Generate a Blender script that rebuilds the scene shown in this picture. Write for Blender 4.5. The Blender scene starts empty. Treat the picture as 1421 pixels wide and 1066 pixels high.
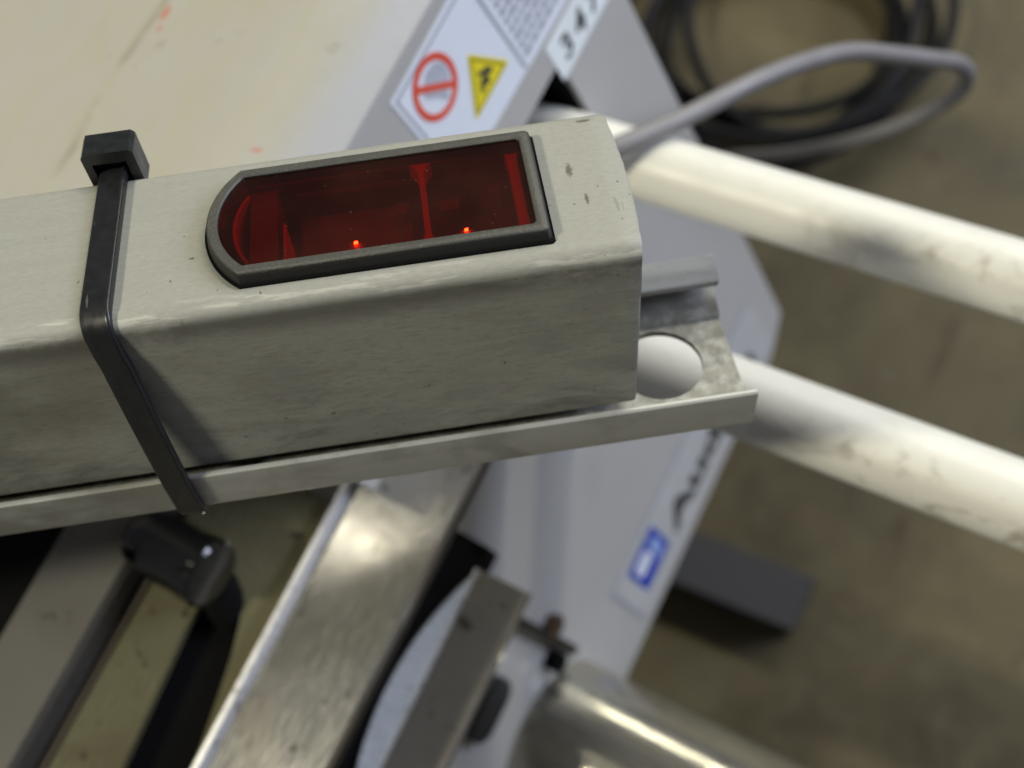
import bpy, bmesh, math, random
from mathutils import Vector, Matrix, noise
random.seed(7)
C = bpy.context.scene.collection
S = bpy.context.scene

# ------------------------------------------------------------------ camera
cam = bpy.data.cameras.new('camera'); co = bpy.data.objects.new('camera', cam); C.objects.link(co)
co.matrix_world = Matrix(((0.860364, -0.350086, 0.370424, 0.0),
                          (0.442448, 0.873785, -0.201841, 0.0),
                          (-0.253009, 0.337550, 0.906668, 0.85),
                          (0, 0, 0, 1)))
cam.sensor_fit = 'HORIZONTAL'; cam.sensor_width = 36; cam.lens = 37.49
cam.clip_start = 0.01; cam.clip_end = 100
cam.dof.use_dof = True; cam.dof.focus_distance = 0.203; cam.dof.aperture_fstop = 9.8
S.camera = co
# ------------------------------------------------------------------ light
w = bpy.data.worlds.new('World'); S.world = w; w.use_nodes = True
bg = w.node_tree.nodes['Background']; bg.inputs[0].default_value = (0.86, 0.88, 1.0, 1); bg.inputs[1].default_value = 0.10
def area(name, loc, target, sx, sy, power, col):
    l = bpy.data.lights.new(name, 'AREA'); l.shape = 'RECTANGLE'; l.size = sx; l.size_y = sy; l.energy = power; l.color = col
    o = bpy.data.objects.new(name, l); C.objects.link(o); o.location = loc
    z = (Vector(loc) - Vector(target)).normalized(); x = Vector((1, 0, 0)); x = (x - z*x.dot(z)).normalized(); y = z.cross(x)
    m = Matrix((x, y, z)).transposed().to_4x4(); m.translation = Vector(loc); o.matrix_world = m
    return o
area('ceiling_lamp_near', (-0.80, -0.95, 2.80), (-.15, .05, .6), 0.36, 0.12, 42, (1, 0.95, 0.74))
area('ceiling_lamp_tube', (-1.25, 0.03, 2.95), (-.15, .03, .5), 1.5, 0.035, 2.2, (1, 0.95, 0.78))
area('ceiling_lamp_far', (0.5, 2.4, 2.5), (0, .1, .4), 2.4, 0.12, 46, (1, 0.97, 0.80))
area('ceiling_lamp_distant', (0.0, 6.0, 2.9), (0, 0, .4), 4.0, 0.12, 70, (1, 0.97, 0.80))
area('window_light', (1.9, 1.9, 1.4), (-.1, .1, .45), 1.1, 1.0, 57, (0.72, 0.79, 1.0))
S.view_settings.view_transform = 'Standard'; S.view_settings.look = 'None'; S.view_settings.exposure = 0; S.view_settings.gamma = 1
S.render.engine = 'CYCLES'

# ------------------------------------------------------------------ materials
class NT:
    def __init__(s, name):
        s.m = bpy.data.materials.new(name); s.m.use_nodes = True; s.t = s.m.node_tree; s.n = s.t.nodes
        s.p = s.n['Principled BSDF']; s.tc = s.n.new('ShaderNodeTexCoord').outputs['Object']
    def link(s, a, b): s.t.links.new(a, b)
    def put(s, v, sock):
        if isinstance(v, (int, float)): sock.default_value = v
        elif isinstance(v, (tuple, list)): sock.default_value = tuple(v) + ((1,) if len(v) == 3 and sock.type == 'RGBA' else ())
        else: s.link(v, sock)
    def noise(s, scale, detail=4, stretch=(1, 1, 1), rough=.55, dist=0, off=(0, 0, 0)):
        mp = s.n.new('ShaderNodeMapping'); s.link(s.tc, mp.inputs[0]); mp.inputs['Scale'].default_value = stretch; mp.inputs['Location'].default_value = off
        t = s.n.new('ShaderNodeTexNoise'); s.link(mp.outputs[0], t.inputs['Vector'])
        t.inputs['Scale'].default_value = scale; t.inputs['Detail'].default_value = detail; t.inputs['Roughness'].default_value = rough; t.inputs['Distortion'].default_value = dist
        return t.outputs['Fac']
    def rng(s, v, a, b, lo=0., hi=1.):
        r = s.n.new('ShaderNodeMapRange'); r.interpolation_type = 'SMOOTHSTEP'
        s.link(v, r.inputs[0]); r.inputs[1].default_value = a; r.inputs[2].default_value = b; r.inputs[3].default_value = lo; r.inputs[4].default_value = hi
        return r.outputs[0]
    def math(s, op, a, b=0.):
        n = s.n.new('ShaderNodeMath'); n.operation = op; s.put(a, n.inputs[0]); s.put(b, n.inputs[1]); return n.outputs[0]
    def mix(s, f, a, b):
        n = s.n.new('ShaderNodeMix'); n.data_type = 'RGBA'; s.put(f, n.inputs[0]); s.put(a, n.inputs[6]); s.put(b, n.inputs[7]); return n.outputs[2]
    def xyz(s):
        n = s.n.new('ShaderNodeSeparateXYZ'); s.link(s.tc, n.inputs[0]); return n.outputs
    def dist(s, pt, sc=(1, 1, 1)):
        v = s.n.new('ShaderNodeVectorMath'); v.operation = 'SUBTRACT'; s.link(s.tc, v.inputs[0]); v.inputs[1].default_value = pt
        m = s.n.new('ShaderNodeVectorMath'); m.operation = 'MULTIPLY'; s.link(v.outputs[0], m.inputs[0]); m.inputs[1].default_value = sc
        l = s.n.new('ShaderNodeVectorMath'); l.operation = 'LENGTH'; s.link(m.outputs[0], l.inputs[0]); return l.outputs['Value']
    def out(s, col, rough=.5, metal=0., bump=None, bs=.1, bd=.0002, spec=.5):
        s.put(col, s.p.inputs['Base Color']); s.put(rough, s.p.inputs['Roughness']); s.put(metal, s.p.inputs['Metallic']); s.p.inputs['Specular IOR Level'].default_value = spec
        if bump is not None:
            b = s.n.new('ShaderNodeBump'); b.inputs['Strength'].default_value = bs; b.inputs['Distance'].default_value = bd; s.link(bump, b.inputs['Height']); s.link(b.outputs[0], s.p.inputs['Normal'])
        return s.m

def plain(name, col, rough=.5, metal=0., var=.25, scale=180, bs=.15, spec=.5):
    t = NT(name); n = t.noise(scale, 5); c2 = tuple(c*(1-var) for c in col); c1 = tuple(min(1, c*(1+var*.4)) for c in col)
    return t.out(t.mix(n, c2, c1), t.rng(n, .3, .7, max(.02, rough-.08), min(1, rough+.1)), metal, t.noise(scale*6, 3), bs, .0002, spec)

def m_box():
    t = NT('grey_painted_metal'); o = t.xyz()
    streak = t.noise(150, 6, (.22, 2, 2), .7); fine = t.noise(1500, 4, (.4, 1, 1), .65); blot = t.noise(55, 7, (.5, 1.3, 1.3), .7, .5)
    c = t.mix(streak, (.305, .305, .268), (.352, .352, .312))
    c = t.mix(t.rng(fine, .35, .75, 0, .55), c, (.258, .256, .230))
    # grime rubbed over the side below the rounded edge
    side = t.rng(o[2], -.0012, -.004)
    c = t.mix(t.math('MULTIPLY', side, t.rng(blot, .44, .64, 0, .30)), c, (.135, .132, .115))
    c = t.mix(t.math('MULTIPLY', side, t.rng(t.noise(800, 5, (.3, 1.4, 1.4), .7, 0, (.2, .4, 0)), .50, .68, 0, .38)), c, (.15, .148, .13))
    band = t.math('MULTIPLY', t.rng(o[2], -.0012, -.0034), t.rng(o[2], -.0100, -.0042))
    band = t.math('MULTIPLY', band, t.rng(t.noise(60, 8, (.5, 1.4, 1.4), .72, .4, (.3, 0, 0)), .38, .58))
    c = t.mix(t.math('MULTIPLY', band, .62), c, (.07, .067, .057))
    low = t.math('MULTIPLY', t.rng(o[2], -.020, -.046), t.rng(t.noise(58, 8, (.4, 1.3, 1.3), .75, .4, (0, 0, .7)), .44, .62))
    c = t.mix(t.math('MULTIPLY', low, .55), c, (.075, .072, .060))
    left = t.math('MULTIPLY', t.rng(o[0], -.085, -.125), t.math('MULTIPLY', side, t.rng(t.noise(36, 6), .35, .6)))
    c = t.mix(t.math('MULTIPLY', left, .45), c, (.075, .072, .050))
    # hairline scratches and rubbed marks
    c = t.mix(t.rng(t.noise(420, 3, (.05, 1, 1), .5, .2, (.7, .3, 0)), .69, .72, 0, .35), c, (.48, .48, .43))
    c = t.mix(t.rng(t.noise(300, 3, (1, .09, .3), .5, .5, (.1, .9, 0)), .71, .735, 0, .35), c, (.12, .115, .10))
    # chipped bright edge along the rounded corner
    edge = t.math('MULTIPLY', t.rng(o[1], .0044, .0022), t.rng(o[2], -.0032, -.0012))
    chip = t.math('MULTIPLY', edge, t.rng(t.noise(320, 5, (.2, 1.6, 1.6), .7), .53, .62))
    c = t.mix(t.math('MULTIPLY', chip, .4), c, (.62, .61, .54))
    # specks and pin pricks
    c = t.mix(t.rng(t.noise(520, 2, (1, 1, 1), .5, 0, (.1, .2, .3)), .73, .75), c, (.10, .095, .08))
    for p, s in (((-.0098, .0235, 0), (1, .35, 1)), ((-.0078, .0150, 0), (1.6, .5, 1)), ((-.0045, .0375, 0), (.4, 1.5, 1))):
        d = t.dist(p, s); d = t.math('ADD', d, t.math('MULTIPLY', t.math('SUBTRACT', t.noise(1500, 2), .5), .0012))
        c = t.mix(t.rng(d, .0009, .0003, 0, .8), c, (.07, .065, .05))
    r = t.rng(streak, .3, .7, .48, .62)
    return t.out(c, r, .05, t.math('ADD', t.math('MULTIPLY', fine, .6), t.math('MULTIPLY', streak, .3)), .10, .0002)
def m_channel():
    t = NT('dull_aluminium'); streak = t.noise(90, 6, (.15, 3, 3), .65); fine = t.noise(1100, 4, (.4, 1, 1)); blot = t.noise(70, 5, (.7, 1, 1), .6, .4)
    c = t.mix(streak, (.43, .435, .415), (.53, .535, .515)); c = t.mix(t.rng(blot, .47, .7, 0, .5), c, (.22, .218, .195)); c = t.mix(t.rng(fine, .6, .8, 0, .5), c, (.17, .17, .15))
    o = t.xyz(); c = t.mix(t.math('MULTIPLY', t.rng(o[2], -.0485, -.0525), t.math('MULTIPLY', t.rng(o[1], -.002, .001), t.rng(t.noise(260, 6, (1, 1, 1), .7), .30, .62, .35, .95))), c, (.16, .156, .138))
    c = t.mix(t.math('MULTIPLY', t.rng(o[0], -.06, -.12), t.rng(t.noise(60, 5, (.6, 1, 1), .6, .2, (.4, 0, 0)), .35, .62, 0, .6)), c, (.14, .135, .10))
    return t.out(c, t.rng(streak, .3, .7, .38, .55), .35, fine, .12, .0003)
def m_strap():
    t = NT('black_nylon'); n = t.noise(420, 4, (1, 1, .3)); s = t.noise(900, 3, (1, .15, .15))
    c = t.mix(n, (.009, .0095, .011), (.020, .021, .023)); c = t.mix(t.rng(s, .70, .74, 0, .35), c, (.25, .25, .24))
    return t.out(c, t.rng(n, .3, .7, .26, .42), 0, s, .1, .0002)
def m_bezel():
    t = NT('plastic_shaded_sides'); n = t.noise(1500, 3); b = t.noise(130, 4)
    o = t.xyz(); c = t.mix(t.rng(o[2], .0026, .00306), (.012, .0115, .010), t.mix(b, (.050, .049, .043), (.085, .083, .072))); c = t.mix(t.math('MULTIPLY', t.rng(o[2], .0027, .0031), t.rng(n, .50, .75, 0, .3)), c, (.17, .165, .14))  # shade on the frame's sides painted in: black below, worn grey on top
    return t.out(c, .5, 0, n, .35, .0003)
def m_pane():
    t = NT('red_acrylic'); n = t.n
    tr = n.new('ShaderNodeBsdfTransparent'); tr.inputs[0].default_value = (.70, .088, .050, 1)
    gl = n.new('ShaderNodeBsdfGlossy'); gl.inputs['Roughness'].default_value = .14; gl.inputs[0].default_value = (1, .95, .9, 1)
    lw = n.new('ShaderNodeLayerWeight'); fr = t.math('ADD', .03, t.math('MULTIPLY', t.math('POWER', lw.outputs['Facing'], 4.), .5))
    m1 = n.new('ShaderNodeMixShader'); t.link(fr, m1.inputs[0]); t.link(tr.outputs[0], m1.inputs[1]); t.link(gl.outputs[0], m1.inputs[2])
    df = n.new('ShaderNodeBsdfDiffuse'); df.inputs[0].default_value = (.26, .11, .075, 1)
    a = t.rng(t.noise(700, 4, (.25, 2.2, 1), .6), .60, .80, 0, .10); b = t.rng(t.noise(1300, 2, (1, 1, 1), .5, 0, (.5, .1, 0)), .73, .76, 0, .30)
    hz = t.rng(t.noise(40, 3), .3, .7, .018, .055)
    m2 = n.new('ShaderNodeMixShader'); t.link(t.math('MAXIMUM', hz, t.math('MAXIMUM', a, b)), m2.inputs[0]); t.link(m1.outputs[0], m2.inputs[1]); t.link(df.outputs[0], m2.inputs[2])
    t.link(m2.outputs[0], n['Material Output'].inputs[0]); return t.m
def m_housing():
    t = NT('off_white_enamel'); a = t.noise(14, 5, (1, 1, 1), .6, .3); f = t.noise(160, 4); streak = t.noise(26, 5, (4, 1, 1), .6, .8)
    c = t.mix(a, (.385, .380, .372), (.455, .450, .440)); c = t.mix(t.rng(f, .58, .78, 0, .25), c, (.34, .325, .29))
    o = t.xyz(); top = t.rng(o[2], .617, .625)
    c = t.mix(t.math('MULTIPLY', top, t.rng(streak, .3, .7, .3, .65)), c, (.40, .372, .265))  # warm lamplight painted on the flat top as a streaky cream tint
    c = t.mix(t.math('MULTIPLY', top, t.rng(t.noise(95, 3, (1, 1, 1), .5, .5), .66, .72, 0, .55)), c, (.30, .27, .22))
    # a dark line along the top, and two thin scratches
    ln = t.math('ABSOLUTE', t.math('SUBTRACT', t.math('ADD', o[0], .2455), t.math('MULTIPLY', t.math('SUBTRACT', t.noise(30, 3), .5), .008)))
    c = t.mix(t.math('MULTIPLY', t.math('MULTIPLY', top, t.rng(ln, .0022, .0004)), t.rng(t.noise(60, 4), .4, .62, 0, .55)), c, (.25, .22, .17))
    # red marker smudges
    wob = t.math('MULTIPLY', t.math('SUBTRACT', t.noise(260, 3), .5), .006)
    for p, s, r in (((-.2422, .1145, .628), (1.7, .55, 1), .0026), ((-.2412, .1075, .628), (1, .8, 1), .0020), ((-.1900, .0838, .628), (1, 1, .3), .0017)):
        c = t.mix(t.rng(t.math('ADD', t.dist(p, s), wob), r, r*.2, 0, .6), c, (.50, .10, .055))
    # grey smudge on the front
    d = t.math('ADD', t.dist((-.128, .075, .40), (1, 1, 1)), t.math('MULTIPLY', t.math('SUBTRACT', t.noise(70, 4), .5), .03))
    c = t.mix(t.rng(d, .016, .003, 0, .25), c, (.33, .30, .27))
    return t.out(c, t.rng(f, .3, .7, .38, .5), 0, f, .05, .0003)
def m_tube():
    t = NT('white_enamel_tube'); a = t.noise(30, 5, (.5, 1, 1), .6, .3); d = t.noise(75, 6, (.6, 1, 1), .7, .6, (.3, .2, 0)); o = t.xyz()
    c = t.mix(a, (.72, .71, .65), (.80, .79, .73))
    low = t.math('MULTIPLY', t.rng(o[1], .004, -.008), t.rng(o[0], -.075, .0))
    c = t.mix(t.math('MULTIPLY', t.rng(d, .50, .64), t.math('ADD', t.math('MULTIPLY', low, .62), .08)), c, (.20, .165, .09))
    return t.out(c, t.rng(d, .3, .7, .36, .5), 0, a, .04, .0005)
def m_steel(name, c1, c2, rough, stretch, stain=(.09, .075, .05), samt=.5, metal=.9, scale=55):
    t = NT(name); br = t.noise(scale*6, 4, stretch, .6); a = t.noise(scale*.5, 5, (1, 1, 1), .65, .5); sp = t.noise(scale*2.6, 4, (1, 1, 1), .6, .3, (.2, 0, .4))
    c = t.mix(br, c1, c2); c = t.mix(t.rng(a, .45, .7, 0, samt), c, stain); c = t.mix(t.rng(sp, .63, .68, 0, .75), c, tuple(v*.35 for v in stain))
    return t.out(c, t.rng(t.math('ADD', t.math('MULTIPLY', br, .7), t.math('MULTIPLY', a, .3)), .35, .65, max(.03, rough-.04), rough+.05), metal, br, .03, .0001)
def m_floor():
    t = NT('oily_concrete'); a = t.noise(4.5, 6, (1, 1, 1), .6, .5); b = t.noise(22, 6, (1, 1, 1), .65, .4, (1, 2, 0)); f = t.noise(160, 4)
    c = t.mix(t.rng(a, .32, .68), (.052, .041, .018), (.125, .102, .049)); c = t.mix(t.rng(b, .45, .72, 0, .6), c, (.135, .118, .066))
    c = t.mix(t.rng(t.noise(30, 5, (1.6, .5, 1), .6, .8, (3, 1, 0)), .58, .70, 0, .6), c, (.055, .033, .016))
    c = t.mix(t.rng(t.noise(38, 4, (.5, 1.8, 1), .6, .8, (7, 1, 0)), .66, .74, 0, .5), c, (.19, .175, .13)); c = t.mix(t.rng(f, .55, .8, 0, .35), c, (.05, .042, .026))
    return t.out(c, t.rng(b, .3, .7, .55, .75), 0, b, .2, .002)
M = dict(box=m_box(), channel=m_channel(), strap=m_strap(), bezel=m_bezel(), pane=m_pane(), housing=m_housing(), tube=m_tube(), floor=m_floor(),
  bar=m_steel('polished_steel', (.46, .445, .41), (.51, .495, .455), .15, (6, .3, 1), (.24, .20, .15), .45, .84),
  plate=m_steel('stainless_stains_and_sheen', (.20, .185, .095), (.26, .24, .14), .24, (6, .3, 1), (.14, .11, .06), .5, .5),  # olive reflection painted into the base colour, with stains over it
  side=m_steel('scuffed_grey_steel', (.062, .058, .053), (.085, .080, .073), .5, (5, .4, 1), (.06, .05, .038), .5, .2),  # base colour darkened to carry the shade over the lower left
  blade=m_steel('blade_steel_painted_sheen', (.76, .82, .90), (.86, .91, .97), .28, (.3, 6, .3), (.50, .56, .66), .8, .5),  # bluish base and patches paint in a mirrored window
  block=m_steel('brushed_block_steel', (.36, .335, .305), (.45, .425, .39), .18, (.4, 8, 1), (.22, .19, .155), .4, .62),
  roller=m_steel('roller_steel', (.46, .44, .37), (.56, .54, .46), .17, (.3, 5, 5), (.30, .27, .20), .3, .85),
  edge=m_steel('edge_steel_painted_glint', (.70, .70, .72), (.80, .80, .82), .3, (2, 1, 1), (.5, .5, .5), .25, .4),  # paler base colour paints in reflected light along the edges
  liner=plain('dark_brown_plastic', (.050, .030, .024), .5), divider=plain('pale_plastic_divider', (.46, .36, .29), .5),
  hole=plain('black_void_rubber', (.006, .006, .0065), .95, spec=.1), rubber=plain('black_rubber', (.016, .016, .017), .55), knob=plain('black_glossy_plastic', (.008, .008, .008), .12, 0, .2, 150, .04, .7),
  foot=plain('dark_grey_rubber', (.048, .048, .052), .7, 0, .3, 90), cable_b=plain('black_cable_sheath', (.013, .013, .015), .65, 0, .3, 90, spec=.2), cable_g=plain('grey_cable_sheath', (.21, .205, .215), .45, 0, .2, 90),
  sticker=plain('white_sticker_vinyl', (.74, .79, .88), .4, 0, .06, 60, .03), sticker2=plain('white_paper_label', (.78, .84, .86), .45, 0, .06, 60, .03), strip=plain('pale_grey_label', (.47, .48, .48), .4, 0, .1, 60, .03),
  red=plain('red_print', (.72, .085, .045), .45, 0, .12), yellow=plain('yellow_print', (.78, .66, .015), .45, 0, .1), ink=plain('black_print', (.03, .03, .03), .5), olive=plain('dark_yellow_print', (.30, .25, .01), .5),
  greyink=plain('grey_print', (.33, .35, .41), .5), pgrey=plain('pale_grey_print', (.46, .48, .56), .5), blue=plain('blue_print', (.012, .05, .42), .4, 0, .1), lightblue=plain('light_blue_print', (.30, .42, .75), .4, 0, .1), ltink=plain('faded_black_print', (.075, .078, .075), .5),
  rust=plain('rusty_brown_steel', (.075, .038, .018), .65, .2, .5, 300), brown=plain('dark_brown', (.050, .036, .022), .55, 0, .5, 120), darkmetal=plain('dark_oily_metal', (.03, .026, .02), .5, .3, .3))
def m_glint():
    t = NT('orange_glint_glow'); t.p.inputs['Emission Color'].default_value = (1, .80, .30, 1); t.p.inputs['Emission Strength'].default_value = 70; t.p.inputs['Base Color'].default_value = (.8, .3, .1, 1); return t.m  # glowing chips stand in for lamp glints behind the pane
M['led'] = m_glint()

# ------------------------------------------------------------------ helpers
def obj(name, bm, mat, parent=None, smooth=None, mw=None):
    bmesh.ops.recalc_face_normals(bm, faces=bm.faces[:])
    me = bpy.data.meshes.new(name); bm.to_mesh(me); bm.free(); me.materials.append(M[mat])
    if smooth is not None:
        for p in me.polygons: p.use_smooth = True
        me.set_sharp_from_angle(angle=math.radians(smooth))
    o = bpy.data.objects.new(name, me); C.objects.link(o)
    if parent: o.parent = parent
    if mw is not None: o.matrix_world = mw
    return o
def thing(name, label, cat, mw=None, group=None):
    o = bpy.data.objects.new(name, None); C.objects.link(o); o.empty_display_size = .02
    if mw is not None: o.matrix_world = mw
    return tag(o, label, cat, group)
def tag(o, label, cat, group=None):
    o['label'] = label; o['category'] = cat
    if group: o['group'] = group
    return o
def prism(pts, f0, f1, bm=None):
    """closed outline pts (list of 2-D) swept between maps f0 and f1: (a, b) -> Vector"""
    bm = bm or bmesh.new(); A = [bm.verts.new(f0(*p)) for p in pts]; B = [bm.verts.new(f1(*p)) for p in pts]; n = len(pts)
    bm.faces.new(A); bm.faces.new(B[::-1])
    for i in range(n): bm.faces.new((A[i], B[i], B[(i+1) % n], A[(i+1) % n]))
    return bm
def bevel(bm, w, seg=2, ang=30):
    es = [e for e in bm.edges if len(e.link_faces) == 2 and e.calc_face_angle(0) > math.radians(ang)]
    bmesh.ops.bevel(bm, geom=es, offset=w, segments=seg, profile=.5, affect='EDGES', clamp_overlap=True); return bm
def box(x0, x1, y0, y1, z0, z1, bm=None):
    return prism([(x0, y0), (x1, y0), (x1, y1), (x0, y1)], lambda a, b: Vector((a, b, z0)), lambda a, b: Vector((a, b, z1)), bm)
def tube_path(pts, r, seg=14, bm=None, caps=True):
    bm = bm or bmesh.new(); pts = [Vector(p) for p in pts]; rings = []; n = None
    for i, p in enumerate(pts):
        t = (pts[min(i+1, len(pts)-1)] - pts[max(i-1, 0)]).normalized()
        if n is None: n = t.orthogonal().normalized()
        n = (n - t*n.dot(t)).normalized(); b = t.cross(n); rr = r[i] if isinstance(r, (list, tuple)) else r
        rings.append([bm.verts.new(p + (n*math.cos(2*math.pi*k/seg) + b*math.sin(2*math.pi*k/seg))*rr) for k in range(seg)])
    for a, b in zip(rings, rings[1:]):
        for k in range(seg): bm.faces.new((a[k], a[(k+1) % seg], b[(k+1) % seg], b[k]))
    if caps: bm.faces.new(rings[0][::-1]); bm.faces.new(rings[-1])
    return bm
def spline(P, sub=8):
    P = [Vector(p) for p in P]; out = []
    for i in range(len(P)-1):
        a, b, c, d = P[max(i-1, 0)], P[i], P[i+1], P[min(i+2, len(P)-1)]
        for k in range(sub):
            t = k/sub; out.append(.5*((2*b) + (c-a)*t + (2*a-5*b+4*c-d)*t*t + (3*b-a-3*c+d)*t**3))
    return out + [P[-1]]
def arc(cx, cy, r, a0, a1, n):
    return [(cx + r*math.cos(math.radians(a0+(a1-a0)*i/n)), cy + r*math.sin(math.radians(a0+(a1-a0)*i/n))) for i in range(n+1)]
def boolean(o, cutters):
    for c in cutters:
        m = o.modifiers.new('cut', 'BOOLEAN'); m.operation = 'DIFFERENCE'; m.solver = 'EXACT'; m.object = c
    dg = bpy.context.evaluated_depsgraph_get(); dg.update(); me = bpy.data.meshes.new_from_object(o.evaluated_get(dg)); o.modifiers.clear(); old = o.data; o.data = me; me.name = o.name
    bpy.data.meshes.remove(old)
    for c in cutters: m = c.data; bpy.data.objects.remove(c); bpy.data.meshes.remove(m)
def text(name, s, mat, parent, frame, size, depth=.0001, shear=0, thick=0., sx=1.):
    """frame: matrix whose x is the reading direction, y the letters' up"""
    cu = bpy.data.curves.new(name, 'FONT'); cu.body = s; cu.size = size; cu.extrude = depth; cu.shear = shear; cu.offset = thick; cu.align_x = 'LEFT'; cu.align_y = 'BOTTOM_BASELINE'; cu.resolution_u = 4
    t = bpy.data.objects.new(name, cu); C.objects.link(t)
    dg = bpy.context.evaluated_depsgraph_get(); dg.update(); me = bpy.data.meshes.new_from_object(t.evaluated_get(dg)); bpy.data.objects.remove(t); bpy.data.curves.remove(cu)
    me.materials.clear(); me.materials.append(M[mat]); me.transform(frame @ Matrix.Diagonal((sx, 1, 1, 1))); me.name = name
    o = bpy.data.objects.new(name, me); C.objects.link(o); o.parent = parent; return o

# ------------------------------------------------------------------ floor
FX = bmesh.new(); bmesh.ops.create_grid(FX, x_segments=40, y_segments=40, size=3)
floor = obj('floor', FX, 'floor'); floor['kind'] = 'structure'

# ------------------------------------------------------------------ machine housing
P0 = Vector((-.1696, .1440, .5874)); D = Vector((math.cos(math.radians(78)), 0, -math.sin(math.radians(78)))); N = Vector((math.sin(math.radians(78)), 0, math.cos(math.radians(78)))); Y = Vector((0, 1, 0))
def pan(y, s, h=0.): return P0 + Y*y + D*s + N*h  # most placements below were back-projected from image pixels beforehand, kept as world coordinates
mach = thing('packing_machine', 'off-white enamelled packing machine with warning sticker and sloping front behind the grey bar', 'machine')
Y0, YE = .020, .2215
def px(z): return P0.x + D.x*((P0.z - z)/-D.z)
ZB = .272
def far_profile():
    p = [(px(ZB), ZB)]
    p += [(px(.45), .45), (px(.6100), .6100)]
    p += arc(px(.6100)-.0040+.0006, .6100, .0034, 12, 48, 4)[1:]
    # short shoulder, then the soft bend on to the flat top
    p += arc(-.2026, .5980, .0300, 38, 90, 14)
    p += [(-.62, .628), (-.62, ZB)]
    return p
bm = prism(far_profile(), lambda x, z: Vector((x, Y0, z)), lambda x, z: Vector((x, YE, z)))
# lower far corner of the front is rounded off
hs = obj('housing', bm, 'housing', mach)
c1 = obj('cut', prism([(.1510, .0390), (.1790, .0390), (.1790, .1050), (.1510, .1050)], lambda y, s: pan(y-.144, s, .02), lambda y, s: pan(y-.144, s, -.05)), 'hole')
c2 = obj('cut', prism([(YE+.02, ZB-.03), (YE+.02, ZB+.028), (YE-.004, ZB+.011), (YE-.014, ZB+.004), (YE-.030, ZB-.004), (YE-.05, ZB-.03)], lambda y, z: Vector((-.7, y, z)), lambda y, z: Vector((.1, y, z))), 'hole')
boolean(hs, [c1, c2])
for p in hs.data.polygons: p.use_smooth = True
hs.data.set_sharp_from_angle(angle=math.radians(20))
obj('slot_liner', prism([(.1500, .0380), (.1800, .0380), (.1800, .1060), (.1500, .1060)], lambda y, s: pan(y-.144, s, -.049), lambda y, s: pan(y-.144, s, -.046)), 'hole', mach)
ln = bmesh.new()
for a in ((.1511, .1524, .0391, .1049), (.1776, .1789, .0391, .1049), (.1524, .1776, .0391, .0404)):
    prism([(a[0], a[2]), (a[1], a[2]), (a[1], a[3]), (a[0], a[3])], lambda y, s: pan(y-.144, s, -.045), lambda y, s: pan(y-.144, s, -.0022), ln)
obj('slot_edge', ln, 'hole', mach)
obj('lower_housing', prism([(px(ZB), ZB), (px(.505), .505), (-.62, .505), (-.62, ZB)], lambda x, z: Vector((x, -.55, z)), lambda x, z: Vector((x, Y0, z))), 'housing', mach)
obj('foot', bevel(prism([(-.24, .0830), (-.0505, .0905), (-.0485, .1325), (-.24, .1245)], lambda x, y: Vector((x, y, .002)), lambda x, y: Vector((x, y, .034))), .0045, 3), 'foot', mach, 40)
obj('leg', bevel(box(-.235, -.185, .087, .121, .033, ZB+.004), .003, 2), 'foot', mach, 40)

# warning sticker on the upper front
def ppoly(name, pts, h0, h1, mat, parent): return obj(name, prism(pts, lambda y, s: pan(y, s, h0), lambda y, s: pan(y, s, h1)), mat, parent)
st = ppoly('warning_sticker', [(-.0262, -.0190), (.075, -.0205), (.075, .0280), (-.0262, .0245)], -.0003, .00025, 'sticker', mach)
fr = bmesh.new()
def rect(bm, y0, y1, s0, s1, h0=.0002, h1=.00036, sl=0.): return prism([(y0, s0), (y1, s0), (y1+sl, s1), (y0+sl, s1)], lambda y, s: pan(y, s, h0), lambda y, s: pan(y, s, h1), bm)
rect(fr, -.0246, -.0238, -.0176, .0232); rect(fr, -.0238, .075, -.0176, -.0168); rect(fr, .0196, .0210, -.0160, .0252, sl=.0012)
obj('border_line', fr, 'greyink', st)
rg = bmesh.new(); Ro, Ri, n = .0103, .0080, 40; V = [[rg.verts.new(pan(-.0108+r*math.cos(2*math.pi*i/n), -.0066+r*math.sin(2*math.pi*i/n), h)) for i in range(n)] for r, h in ((Ri, .0003), (Ri, .00046), (Ro, .00046), (Ro, .0003))]
for k in range(4):
    for i in range(n): rg.faces.new((V[k][i], V[k][(i+1) % n], V[(k+1) % 4][(i+1) % n], V[(k+1) % 4][i]))
c45 = math.sqrt(.5); b_ = .0011; L_ = .0086
prism([(-.0108-L_*c45-b_*c45, -.0066-L_*c45+b_*c45), (-.0108+L_*c45-b_*c45, -.0066+L_*c45+b_*c45), (-.0108+L_*c45+b_*c45, -.0066+L_*c45-b_*c45), (-.0108-L_*c45+b_*c45, -.0066-L_*c45-b_*c45)], lambda y, s: pan(y, s, .0003), lambda y, s: pan(y, s, .00050), rg)
obj('prohibition_ring', rg, 'red', st)
ppoly('hand_symbol', [(-.0158, -.0075), (-.0150, -.0100), (-.0105, -.0128), (-.0060, -.0120), (-.0036, -.0090), (-.0038, -.0050), (-.0062, -.0015), (-.0085, -.0012), (-.0088, .0004), (-.0105, .0000), (-.0118, -.0030)], .0002, .0004, 'pgrey', st)
tri = ppoly('warning_triangle', [(.0050, -.0012), (.0058, -.0012), (.0168, .0152), (.0165, .0162), (-.0057, .0162), (-.0060, .0152)], .0002, .0004, 'yellow', st)
tb = bmesh.new()
ta, tb1, tc = (.0054, .0005), (.0152, .0152), (-.0044, .0152)
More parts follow.
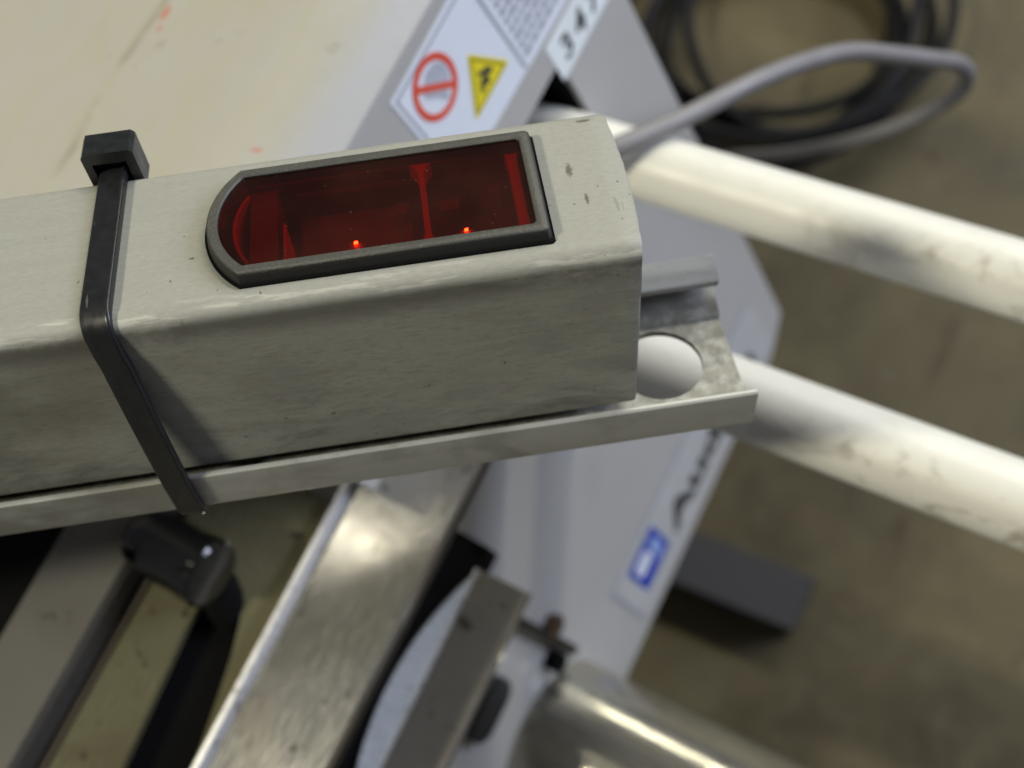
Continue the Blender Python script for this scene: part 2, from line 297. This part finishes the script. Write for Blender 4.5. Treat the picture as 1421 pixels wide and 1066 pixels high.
for a, b in ((ta, tb1), (tb1, tc), (tc, ta)):
    d = Vector((b[0]-a[0], b[1]-a[1])).normalized(); q = Vector((-d.y, d.x))*.00035
    prism([(a[0]-q.x, a[1]-q.y), (b[0]-q.x, b[1]-q.y), (b[0]+q.x, b[1]+q.y), (a[0]+q.x, a[1]+q.y)], lambda y, s: pan(y, s, .0004), lambda y, s: pan(y, s, .00048), tb)
obj('triangle_outline', tb, 'olive', tri)
zz = bmesh.new()
for a, b, t_ in (((.0022, .0122), (.0042, .0098), .0009), ((.0042, .0098), (.0058, .0122), .0009), ((.0058, .0122), (.0076, .0082), .0010), ((.0076, .0082), (.0094, .0108), .0009), ((.0046, .0068), (.0058, .0082), .0008)):
    d = Vector((b[0]-a[0], b[1]-a[1])).normalized(); q = Vector((-d.y, d.x))*t_; a = Vector(a)-d*.0004; b = Vector(b)+d*.0004
    prism([(a[0]-q.x, a[1]-q.y), (b[0]-q.x, b[1]-q.y), (b[0]+q.x, b[1]+q.y), (a[0]+q.x, a[1]+q.y)], lambda y, s: pan(y, s, .0004), lambda y, s: pan(y, s, .0005+random.random()*.0001), zz)
obj('hazard_symbol', zz, 'ink', tri)
fp = bmesh.new()
for k in range(10):
    s = -.0135 + k*.0038; y = .0240
    while y < .07:
        L = random.uniform(.002, .0058); rect(fp, y, y+L, s, s+.0021); y += L+.0009
obj('fine_print', fp, 'greyink', st)

# number label
nl = ppoly('number_label', [(.0325, .0292), (.0325, .0462), (.078, .0462), (.078, .0292)], -.0003, .00025, 'sticker2', mach)
def pframe(y, s, h): return Matrix(((0, -D.x, N.x, 0), (1, 0, 0, 0), (0, -D.z, N.z, 0), (0, 0, 0, 1))).__class__.Translation(pan(y, s, h)) @ Matrix(((0, -D.x, N.x, 0), (1, 0, 0, 0), (0, -D.z, N.z, 0), (0, 0, 0, 1)))
for k, ch in enumerate('347'): text('digit', ch, 'ltink', nl, pframe(.0375+k*.0100, .0425, .0003), .0125, .00005, .1, .0003, 1.15)

# name label along the lower edge of the front
lb = ppoly('name_label', [(-.1065, .2630), (-.1065, .3120), (.0600, .3120), (.0600, .2630)], -.0003, .0006, 'strip', mach)
bl = bmesh.new(); rect(bl, -.1082, -.1065, .2615, .3125, -.0002, .0003); rect(bl, -.1065, .0610, .2610, .2630, -.0002, .0003); obj('label_rim', bl, 'greyink', lb)
em = ppoly('emblem', [(-.0950, .2690), (-.0672, .2690), (-.0672, .2995), (-.0950, .2995)], .0005, .0008, 'blue', lb)
wp = [(-.0895+.010+ .0092*math.cos(a)*1.0, .2800+.0070*math.sin(a)) for a in [i*math.pi/12 for i in range(24)]]
ppoly('emblem_patch', [(-.0918, .2765), (-.0900, .2748), (-.0815, .2745), (-.0785, .2770), (-.0785, .2835), (-.0805, .2862), (-.0895, .2862), (-.0918, .2845)], .0007, .0010, 'sticker', em)
ppoly('emblem_swirl', [(-.0770, .2780), (-.0725, .2760), (-.0700, .2795), (-.0705, .2890), (-.0735, .2930), (-.0800, .2935), (-.0770, .2885)], .0007, .00095, 'lightblue', em)
text('lettering', 'Audion', 'ink', lb, pframe(-.0600, .3010, .0007), .0250, .00005, 0, .0011, 1.42)

# small fittings on the lower front
obj('bracket', bevel(prism([(-.142, .184), (-.137, .184), (-.137, .245), (-.142, .245)], lambda y, s: pan(y, s, -.0005), lambda y, s: pan(y, s, .004)), .0008, 2), 'darkmetal', mach)
sc = bmesh.new(); prism(arc(-.1345, .2150, .0062, 10, 310, 5), lambda y, s: pan(y, s, -.0005), lambda y, s: pan(y, s, .0045), sc); bevel(sc, .0008, 2)
scr = obj('screw', sc, 'rust', mach)
prism_k = prism(arc(-.1475, .2300, .0048, 0, 345, 23), lambda y, s: pan(y, s, .0), lambda y, s: pan(y, s, .007)); obj('stud', bevel(prism_k, .0012, 2, 50), 'hole', mach, 40)
gp = [(-.1775+p[0], .1930+p[1]) for p in arc(.006, 0, .0085, -90, 90, 10)] + [(-.1775+p[0], .1930+p[1]) for p in arc(-.006, 0, .0085, 90, 270, 10)]
obj('rubber_plug', bevel(prism(gp, lambda y, s: pan(y, s, -.0005), lambda y, s: pan(y, s, .005)), .0016, 3, 50), 'rubber', mach, 40)

# ------------------------------------------------------------------ white tubes and steel roller
def pipe(name, y, z, r, x0, x1, mat, label, cat, group=None, ri=None):
    bm = bmesh.new(); n = 48; prof = [(x0, r), (x0+.002, r)] + [(x0+(x1-x0)*i/12, r) for i in range(1, 12)] + [(x1-.001, r), (x1, r-.001), (x1, r*.85), (x1-.05, r*.85)]
    rings = [[bm.verts.new((x, rr*math.cos(2*math.pi*i/n), rr*math.sin(2*math.pi*i/n))) for i in range(n)] for x, rr in prof]
    for a, b in zip(rings, rings[1:]):
        for i in range(n): bm.faces.new((a[i], a[(i+1) % n], b[(i+1) % n], b[i]))
    bm.faces.new(rings[0]); bm.faces.new(rings[-1])
    o = obj(name, bm, mat, None, 40, Matrix.Translation((0, y, z))); return tag(o, label, cat, group)
pipe('white_tube', .1655, .5194, .0121, -.195, .62, 'tube', 'white enamelled tube coming out of the slot below the number label', 'tube', 'white tubes sticking out of the machine front')
pipe('white_tube', .0977, .5190, .0126, -.170, .62, 'tube', 'white enamelled tube seen through the round hole in the aluminium channel', 'tube', 'white tubes sticking out of the machine front')
pipe('steel_roller', -.0351, .3212, .0392, -.1280, .55, 'roller', 'shiny round steel roller with a bright streak, below the blue emblem', 'roller')

# ------------------------------------------------------------------ steel parts of the sealing head (all run along y)
def ybar(pts, y0, y1): return prism(pts, lambda x, z: Vector((x, y0, z)), lambda x, z: Vector((x, y1, z)))
sb = thing('sealing_bar', 'long polished steel bar with a bright left edge, running under the black cable tie', 'steel bar')
obj('bar', bevel(ybar([(-.1640, .5262), (-.1284, .5262), (-.1284, .5296), (-.1288, .5300), (-.1640, .5300)], -.40, .062), .0006, 2), 'bar', sb, 30)
obj('edge_strip', bevel(ybar([(-.1668, .500), (-.1643, .500), (-.1643, .5312), (-.1650, .5342), (-.1668, .5342)], -.40, .062), .0003, 1), 'edge', sb, 30)
obj('shade_strip', ybar([(-.1600, .5200), (-.1288, .5200), (-.1288, .5258), (-.1600, .5258)], -.40, .060), 'darkmetal', sb)  # dark strip added as the shaded side under the bar
pt = thing('guard_plate', 'stained stainless plate with a painted yellowish reflection and an added dark cut-out below the black knob', 'steel plate')
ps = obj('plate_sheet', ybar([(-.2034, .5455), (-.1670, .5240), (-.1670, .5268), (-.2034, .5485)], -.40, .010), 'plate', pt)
slot = [(-.1890, -.0375), (-.1875, -.0330), (-.1830, -.0300), (-.1795, -.0300), (-.1772, -.0360), (-.1745, -.0480), (-.1705, -.0760), (-.1692, -.1000), (-.1692, -.1700), (-.1850, -.1700), (-.1862, -.0950), (-.1885, -.0600), (-.1895, -.0450)]  # made-up cut-out, shaped as the knob's dark reflection and shadow
boolean(ps, [obj('cut', prism(slot, lambda x, y: Vector((x, y, .50)), lambda x, y: Vector((x, y, .60))), 'hole')])
obj('dark_patch_backing', prism([(-.2000, -.19), (-.1680, -.19), (-.1680, -.02), (-.2000, -.02)], lambda x, y: Vector((x, y, .5220-(x+.168)*.597-.006)), lambda x, y: Vector((x, y, .5220-(x+.168)*.597-.004))), 'hole', pt)
sd = thing('side_rail', 'scuffed dull grey steel rail at lower left of the stained plate', 'steel rail')
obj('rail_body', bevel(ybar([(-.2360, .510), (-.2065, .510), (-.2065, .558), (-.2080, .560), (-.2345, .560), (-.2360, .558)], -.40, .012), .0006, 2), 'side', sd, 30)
obj('rail_groove', ybar([(-.2064, .512), (-.2035, .512), (-.2035, .5500), (-.2064, .5500)], -.40, .0115), 'brown', sd)  # solid dark brown strip filling the groove
vd = thing('dark_hollow_block', 'black block added for the dark hollow beyond the grey side rail', 'dark block')
obj('hollow_block', bevel(ybar([(-.34, .50), (-.2375, .50), (-.2375, .545), (-.34, .545)], -.40, .012), .001, 2), 'hole', vd)  # near-black block put in for an empty dark hollow
kb = thing('knife_holder', 'steel block holding a curved bright knife blade beside the rubber plug', 'knife holder')
obj('block', bevel(ybar([(-.1331, .4640), (-.1124, .4640), (-.1120, .4694), (-.1126, .4700), (-.1329, .4700)], -.40, .0145), .0006, 2), 'block', kb, 30)
bp = [(-.038 + .1127*math.sin(math.radians(a)), .1127*math.cos(math.radians(a)) - .1010) for a in [-26.3 + 52.6*i/44 for i in range(45)]]
bp = [(yy, max(0, dd)) for yy, dd in bp]
q1 = Vector((-.1333, 0, .4712)); e1 = Vector((-c45, 0, c45)); n1 = Vector((c45, 0, c45))
obj('blade', prism(bp, lambda yy, d: q1 + Vector((0, yy, 0)) + e1*d, lambda yy, d: q1 + Vector((0, yy, 0)) + e1*d - n1*.0016), 'blade', kb)
obj('gap_fill', ybar([(-.1500, .4500), (-.1360, .4500), (-.1360, .4660), (-.1398, .4690), (-.1482, .4920), (-.1500, .4920)], -.40, .0235), 'hole', kb)  # black fill added for the dark gap between bar and blade
obj('blade_edge', bevel(ybar([(-.1345, .4680), (-.1333, .4680), (-.1333, .4716), (-.1341, .4722)], -.40, .0142), .0002, 1), 'edge', kb)
obj('block_web', ybar([(-.1400, .420), (-.1345, .420), (-.1345, .4638), (-.1400, .4638)], -.40, .006), 'darkmetal', kb)
# black knob with its lever
lv = thing('clamp_knob', 'glossy black slotted clamping knob over the added cut-out of the stained plate', 'clamp knob', Matrix.Translation((-.1935, -.0258, .5570)))
kn = bmesh.new(); n = 28
prof = [(-.0185, 0), (-.0182, .0040), (-.0165, .0072), (-.0130, .0092), (-.0085, .0100), (.0060, .0100), (.0072, .0104), (.0125, .0104), (.0135, .0095), (.0135, 0)]
def lathe(prof, n, bm):
    R = []
    for x, r in prof: R.append([bm.verts.new((x, 0, 0))] if r == 0 else [bm.verts.new((x, r*math.cos(2*math.pi*i/n), r*math.sin(2*math.pi*i/n))) for i in range(n)])
    for a, b in zip(R, R[1:]):
        for i in range(n):
            if len(a) == 1: bm.faces.new((a[0], b[i], b[(i+1) % n]))
            elif len(b) == 1: bm.faces.new((a[i], b[0], a[(i+1) % n]))
            else: bm.faces.new((a[i], b[i], b[(i+1) % n], a[(i+1) % n]))
prof = [(x*1.04, r*1.06) for x, r in prof]; lathe(prof, n, kn); k_ = obj('knob', kn, 'knob', lv)
cut = obj('cut', box(-.03, -.0075, -.0022, .0022, -.02, .02), 'knob'); cut.matrix_world = lv.matrix_world @ Matrix.Rotation(math.radians(35), 4, 'X')
boolean(k_, [cut])
for p in k_.data.polygons: p.use_smooth = True
k_.data.set_sharp_from_angle(angle=math.radians(35))
obj('stem', tube_path(spline([(.0060, 0, -.004), (.0070, -.003, -.014), (.0090, -.008, -.024), (.0100, -.012, -.036)], 6), .0068, 16), 'hole', lv, 50)

# ------------------------------------------------------------------ cables
gc = [(-.1750, .1080, .5440), (-.1560, .1270, .5445), (-.1403, .1463, .5428), (-.1319, .157, .5418), (-.125, .1693, .5362), (-.1168, .1852, .5287), (-.105, .2125, .5156), (-.0953, .2355, .5002), (-.0857, .255, .4841), (-.0734, .2709, .466), (-.0624, .2854, .4482), (-.0532, .2989, .4309), (-.0494, .3057, .4143), (-.0518, .3062, .3989), (-.0627, .3051, .381), (-.0813, .3026, .3605), (-.1071, .3037, .3327), (-.1433, .3104, .2938), (-.1875, .321, .248), (-.25, .34, .16), (-.32, .38, .05), (-.40, .43, .0045)]  # most points back-projected from image pixels at chosen depths
tag(obj('grey_cable', tube_path(spline(gc, 6), .0036, 16), 'cable_g', None, 60), 'thin light grey cable looping out above the upper white tube', 'cable')
coil = []
rad = [.104, .136, .088, .122, .150, .098, .134]; cx_ = [-.262, -.255, -.268, -.246, -.262, -.250, -.256]
for k in range(0, 400):
    a = math.radians(k*6.0 + 200); g = k/60.0; i = min(6, int(g)); f = g - int(g); j = min(6, i+1)
    r = rad[i]*(1-f) + rad[j]*f + .010*math.sin(a*2.3 + g) + .008*math.sin(a*.7 + 1.3*g)
    coil.append((cx_[i]*(1-f) + cx_[j]*f + r*math.cos(a), .578 + .05*(.11-r) + r*math.sin(a), .008 + .007*g + .004*math.sin(a*1.7+g)))
sm = []
for i in range(len(coil)):
    w_ = coil[max(0, i-5):i+6]; sm.append(tuple(sum(c[j] for c in w_)/len(w_) for j in range(3)))
tag(obj('black_cable', tube_path(sm, .0052, 12), 'cable_b', None, 60), 'coil of thick black cable lying on the floor behind the grey cable', 'cable coil')

# ------------------------------------------------------------------ grey bar with the red window
R = Matrix(((.7877, -.6154, .0286), (.5724, .7483, .3353), (-.2277, -.2477, .9417))).to_4x4(); BX = Matrix.Translation((-.0602913, .07169922, .67549628)) @ R
bar = thing('window_bar', 'worn grey painted rectangular metal bar with a red window on top', 'metal bar', BX)
def V3(u, v, w): return Vector((u, v, -w))
rr = .0034
def box_profile():
    p = arc(rr, rr, rr, 180, 270, 10)                      # front top corner (v, w)
    p += arc(.040-.0018, .0018, .0018, 270, 360, 5)
    p += [(.040, .0375), (.027, .0400), (.027, .0474), (.0002, .0474)]
    return p
pr = box_profile(); pr = [p for p in pr]
bm = bmesh.new(); us = [-.40, -.30, -.20, -.14, -.10, -.07, -.03, -.004, -.0005, 0]
den = []
for i in range(len(pr)):                                     # extra points so that the cut end can be a little ragged
    a = Vector(pr[i]); b = Vector(pr[(i+1) % len(pr)]); k = max(1, int((b-a).length/.0016)); den += [tuple(a+(b-a)*(j/k)) for j in range(k)]
rings = []
for iu, u in enumerate(us):
    row = []
    for v, w_ in den:
        uu = u
        if u > -.001:
            uu += .0011*math.sin(math.pi*min(1, max(0, v/.04)))*(1 if w_ < .004 else .3) - .0004*max(0, (w_-.004)/.05)*0
            uu += .00025*noise.noise(Vector((v*900, w_*900, 3)))
        vv, ww = v, w_
        if iu == len(us)-1:                                  # tiny rounding at the rim
            c = Vector((.02, .025)); d = (c-Vector((v, w_))).normalized()*.0003; vv += d.x; ww += d.y
        row.append(bm.verts.new(V3(uu, vv, ww)))
    rings.append(row)
nn = len(den)
for a, b in zip(rings, rings[1:]):
    for i in range(nn): bm.faces.new((a[i], a[(i+1) % nn], b[(i+1) % nn], b[i]))
bm.faces.new(rings[0]); bm.faces.new(rings[-1])
bo = obj('bar_body', bm, 'box', bar)
# D-shaped window outline (u, v)
def dshape(g=0.):
    r0, r1, v0, v1, bul = -.0163+g, -.0738-g*.35, .0053-g, .0338+g, .0063+g*.65
    cy = (v0+v1)/2; h = (v1-v0)/2; Rr = (h*h+bul*bul)/(2*bul); a = math.degrees(math.asin(h/Rr)); cx = r1-bul+Rr
    ct = .0006; right = [(r0-ct, v0), (r0, v0+ct), (r0, v1-ct), (r0-ct, v1)]
    return right + arc(cx, cy, Rr, 180-a, 180+a, 20)
bo.matrix_world = BX; bpy.context.view_layer.update()
cutd = obj('cut', prism(dshape(-.0022), lambda u, v: V3(u, v, -.002), lambda u, v: V3(u, v, .0105)), 'box'); cutd.matrix_world = BX
bo.parent = None; bo.matrix_world = BX; boolean(bo, [cutd]); bo.parent = bar; bo.matrix_parent_inverse = Matrix.Identity(4); bo.matrix_basis = Matrix.Identity(4)
for p in bo.data.polygons: p.use_smooth = True
bo.data.set_sharp_from_angle(angle=math.radians(32))
bz = bmesh.new(); loops = []
for g, w_ in ((.0006, .0002), (.0003, -.0012), (0., -.0027), (-.0004, -.0031), (-.0019, -.0031), (-.0022, -.0028), (-.0022, .0006)):
    loops.append([bz.verts.new(V3(u, v, w_)) for u, v in dshape(g)])
for a, b in zip(loops, loops[1:]):
    for i in range(len(a)): bz.faces.new((a[i], a[(i+1) % len(a)], b[(i+1) % len(a)], b[i]))
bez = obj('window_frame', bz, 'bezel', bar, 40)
gap_bm = bmesh.new(); la = [gap_bm.verts.new(V3(u, v, .0004)) for u, v in dshape(.0010)]; lb_ = [gap_bm.verts.new(V3(u, v, -.0005)) for u, v in dshape(.0009)]; lc = [gap_bm.verts.new(V3(u, v, -.0005)) for u, v in dshape(.0002)]
for a, b in ((la, lb_), (lb_, lc)):
    for i in range(len(a)): gap_bm.faces.new((a[i], a[(i+1) % len(a)], b[(i+1) % len(a)], b[i]))
obj('gap_ring', gap_bm, 'hole', bez)  # black ring painting in the dark recess round the frame's foot
pn = obj('window_pane', prism(dshape(-.00225), lambda u, v: V3(u, v, -.0024), lambda u, v: V3(u, v, -.0014)), 'pane', bar)
ti = bmesh.new(); a = [ti.verts.new(V3(u, v, .0002)) for u, v in dshape(-.00235)]; b = [ti.verts.new(V3(u, v, .0100)) for u, v in dshape(-.0025)]
for i in range(len(a)): ti.faces.new((a[i], a[(i+1) % len(a)], b[(i+1) % len(a)], b[i]))
ti.faces.new(b); tray = obj('inner_tray', ti, 'liner', bar)
def flare(u, wd, v0=.0090, v1=.0302, fl=.0016):
    h = wd/2; return [(u-h-fl, v0), (u-h-fl*.4, v0+.0010), (u-h, v0+.0030), (u-h, v1-.0030), (u-h-fl*.4, v1-.0010), (u-h-fl, v1), (u+h+fl, v1), (u+h+fl*.4, v1-.0010), (u+h, v1-.0030), (u+h, v0+.0030), (u+h+fl*.4, v0+.0010), (u+h+fl, v0)]
for poly in (flare(-.0386, .0011, .0082, .0309), flare(-.0204, .0019, .0084, .0300, fl=.0004)):
    obj('divider', bevel(prism(poly, lambda u, v: V3(u, v, -.0006), lambda u, v: V3(u, v, .0030)), .0002, 1, 60), 'divider', tray)
M['amber'] = plain('dim_inner_plastic', (.10, .062, .046), .5)
obj('divider', prism([(-.0725, .0092), (-.0672, .0092), (-.0672, .0302), (-.0725, .0302)], lambda u, v: V3(u, v, .0004), lambda u, v: V3(u, v, .0098)), 'amber', tray)
rib = [(-.0745+.0001*0, .0100)] ; ra = arc(-.0585, .01955, .0172, 147, 213, 14); rbk = arc(-.0585, .01955, .0166, 213, 147, 14)
obj('curved_rib', prism(ra+rbk, lambda u, v: V3(u, v, -.0004), lambda u, v: V3(u, v, .0098)), 'divider', tray)
obj('divider', prism([(-.0660, .0095), (-.0656, .0095), (-.0656, .0200), (-.0660, .0200)], lambda u, v: V3(u, v, .0000), lambda u, v: V3(u, v, .0098)), 'divider', tray)
for u, v in ((-.0526, .0140), (-.0314, .0132)):
    obj('led', bevel(prism([(u-.00035, v-.00016), (u+.00035, v-.00004), (u+.00035, v+.00016), (u-.00035, v+.00004)], lambda a, b: V3(a, b, .0016), lambda a, b: V3(a, b, .0022)), .00004, 1), 'led', tray)
    obj('glint_base', bevel(prism([(u-.0022, v-.0026), (u+.0022, v-.0026), (u+.0014, v+.0004), (u-.0014, v+.0004)], lambda a, b: V3(a, b, .0023), lambda a, b: V3(a, b, .0098)), .0008, 2), 'amber', tray)

obj('inner_rail', prism([(-.0640, .0300), (-.0405, .0300), (-.0405, .0303), (-.0640, .0303)], lambda u, v: V3(u, v, .0022), lambda u, v: V3(u, v, .0034)), 'amber', tray)
obj('circuit_board', bevel(prism([(-.0640, .0125), (-.0420, .0125), (-.0420, .0290), (-.0640, .0290)], lambda u, v: V3(u, v, .0078), lambda u, v: V3(u, v, .0092)), .0002, 1), 'amber', tray)
for u, v, a, b in ((-.0600, .0100, .0032, .0018), (-.0555, .0108, .0016, .0022), (-.0470, .0112, .0024, .0016), (-.0435, .0250, .0020, .0030), (-.0340, .0240, .0040, .0028), (-.0270, .0105, .0026, .0014), (-.0245, .0270, .0022, .0022)):
    obj('component', bevel(prism([(u-a/2, v-b/2), (u+a/2, v-b/2), (u+a/2, v+b/2), (u-a/2, v+b/2)], lambda p, q: V3(p, q, .0050), lambda p, q: V3(p, q, .0098)), .0003, 2), 'amber', tray)

# ------------------------------------------------------------------ aluminium channel
ch = thing('mounting_channel', 'dull aluminium channel with a round hole at its end, strapped under the grey bar', 'metal channel', BX)
cp = [(-.0036, .0466), (-.0036, .0570)] + arc(-.0026, .0570, .0010, 180, 90, 3)[1:] + [(-.0014, .0578), (-.0010, .0558), (.0322, .0558), (.0328, .0570), (.0346, .0570), (.0350, .0562), (.0350, .0426), (.0346, .0421), (.0292, .0448), (.0288, .0454), (.0288, .0468), (.0334, .0472), (.0336, .0500), (.0318, .0505), (.0258, .0530), (.0248, .0543), (-.0022, .0547), (-.0022, .0466), (-.0026, .0462), (-.0032, .0462)]
bm = bmesh.new(); us = [-.40, -.2, -.1, -.05, -.02, .0255]; rows = [[bm.verts.new(V3(u + ((.0004*noise.noise(Vector((v*700, w_*700, 1))) + (.0004 if v < 0 else 0)) if u > 0 else 0), v, w_)) for v, w_ in cp] for u in us]
for a, b in zip(rows, rows[1:]):
    for i in range(len(cp)): bm.faces.new((a[i], a[(i+1) % len(cp)], b[(i+1) % len(cp)], b[i]))
bm.faces.new(rows[0]); bm.faces.new(rows[-1])
bevel(bm, .00025, 1, 50)
cb = obj('channel_body', bm, 'channel'); cb.matrix_world = BX
ho = obj('cut', prism(arc(.0088, .0140, .0098, 0, 352.5, 47), lambda u, v: V3(u, v, .050), lambda u, v: V3(u, v, .064)), 'channel'); ho.matrix_world = BX
boolean(cb, [ho]); cb.parent = ch; cb.matrix_basis = Matrix.Identity(4)
for p in cb.data.polygons: p.use_smooth = True
cb.data.set_sharp_from_angle(angle=math.radians(30))

# ------------------------------------------------------------------ cable tie
ct = thing('cable_tie', 'black plastic cable tie strapped round the grey bar left of the red window', 'cable tie', BX)
th = .0013
path = [(.0450, .0020), (.0435, -.0006), (.0400, -.0007)] + [(.04-.0036*i, -.00072) for i in range(1, 9)]
path += [(rr+.0008+( -(rr+.0008))*math.sin(math.radians(a)) - 0.0, rr-(rr+.0007)*math.cos(math.radians(a))) for a in (0, 15, 30, 45, 58, 70, 80)]
last = path[-1]; fl = (-.0044, .0470)
path += [(last[0]+(fl[0]-last[0])*t - .0012*math.sin(math.pi*t)*.35, last[1]+(fl[1]-last[1])*t) for t in [i/12 for i in range(1, 13)]]
path += [(-.0044, .0565), (-.0041, .0578), (-.0030, .0586), (-.0015, .0588), (.015, .0587), (.032, .0586), (.0345, .0582), (.0355, .0568), (.0365, .050), (.0415, .035), (.0430, .020), (.0432, .006), (.0440, .002)]
def strap(prof_w, prof_t):
    bm = bmesh.new(); rows = []; n = len(path)
    for i, (v, w_) in enumerate(path):
        a = Vector(path[max(0, i-1)]); b = Vector(path[min(n-1, i+1)]); t = (b-a).normalized(); nr = Vector((t.y, -t.x))
        # outward normal: away from the bar's middle
        if nr.dot(Vector((v, w_)) - Vector((.02, .028))) < 0: nr = -nr
        u0 = -.1035 + (.0005 if w_ < .01 else .0008)
        rows.append([bm.verts.new(V3(u0 + pu, v + nr.x*pn_, w_ + nr.y*pn_)) for pu, pn_ in zip(prof_w, prof_t)])
    m = len(prof_w)
    for a, b in zip(rows, rows[1:]):
        for i in range(m): bm.faces.new((a[i], a[(i+1) % m], b[(i+1) % m], b[i]))
    bm.faces.new(rows[0]); bm.faces.new(rows[-1]); return bm
obj('strap', strap([0, 0, .0003, .0044, .0048, .0053, .0056, .0056], [-.0006, .0005, .0008, .0008, .0011, .0011, .0008, -.0006]), 'strap', ct, 50)
hd = bmesh.new(); prism([(-.1050, -.0058), (-.1044, -.0066), (-.0953, -.0066), (-.0946, -.0058), (-.0946, .0030), (-.1050, .0030)], lambda u, w_: V3(u, .0402, w_), lambda u, w_: V3(u, .0466, w_), hd); bevel(hd, .0009, 3, 40)
ho = obj('head', hd, 'strap', ct, 40)
cu = obj('cut', box(-.1034, -.0966, .036, .0425, -.0018, .0040), 'strap'); cu.matrix_world = BX
ho.parent = None; ho.matrix_world = BX; boolean(ho, [cu]); ho.parent = ct; ho.matrix_basis = Matrix.Identity(4)
for p in ho.data.polygons: p.use_smooth = True
ho.data.set_sharp_from_angle(angle=math.radians(40))
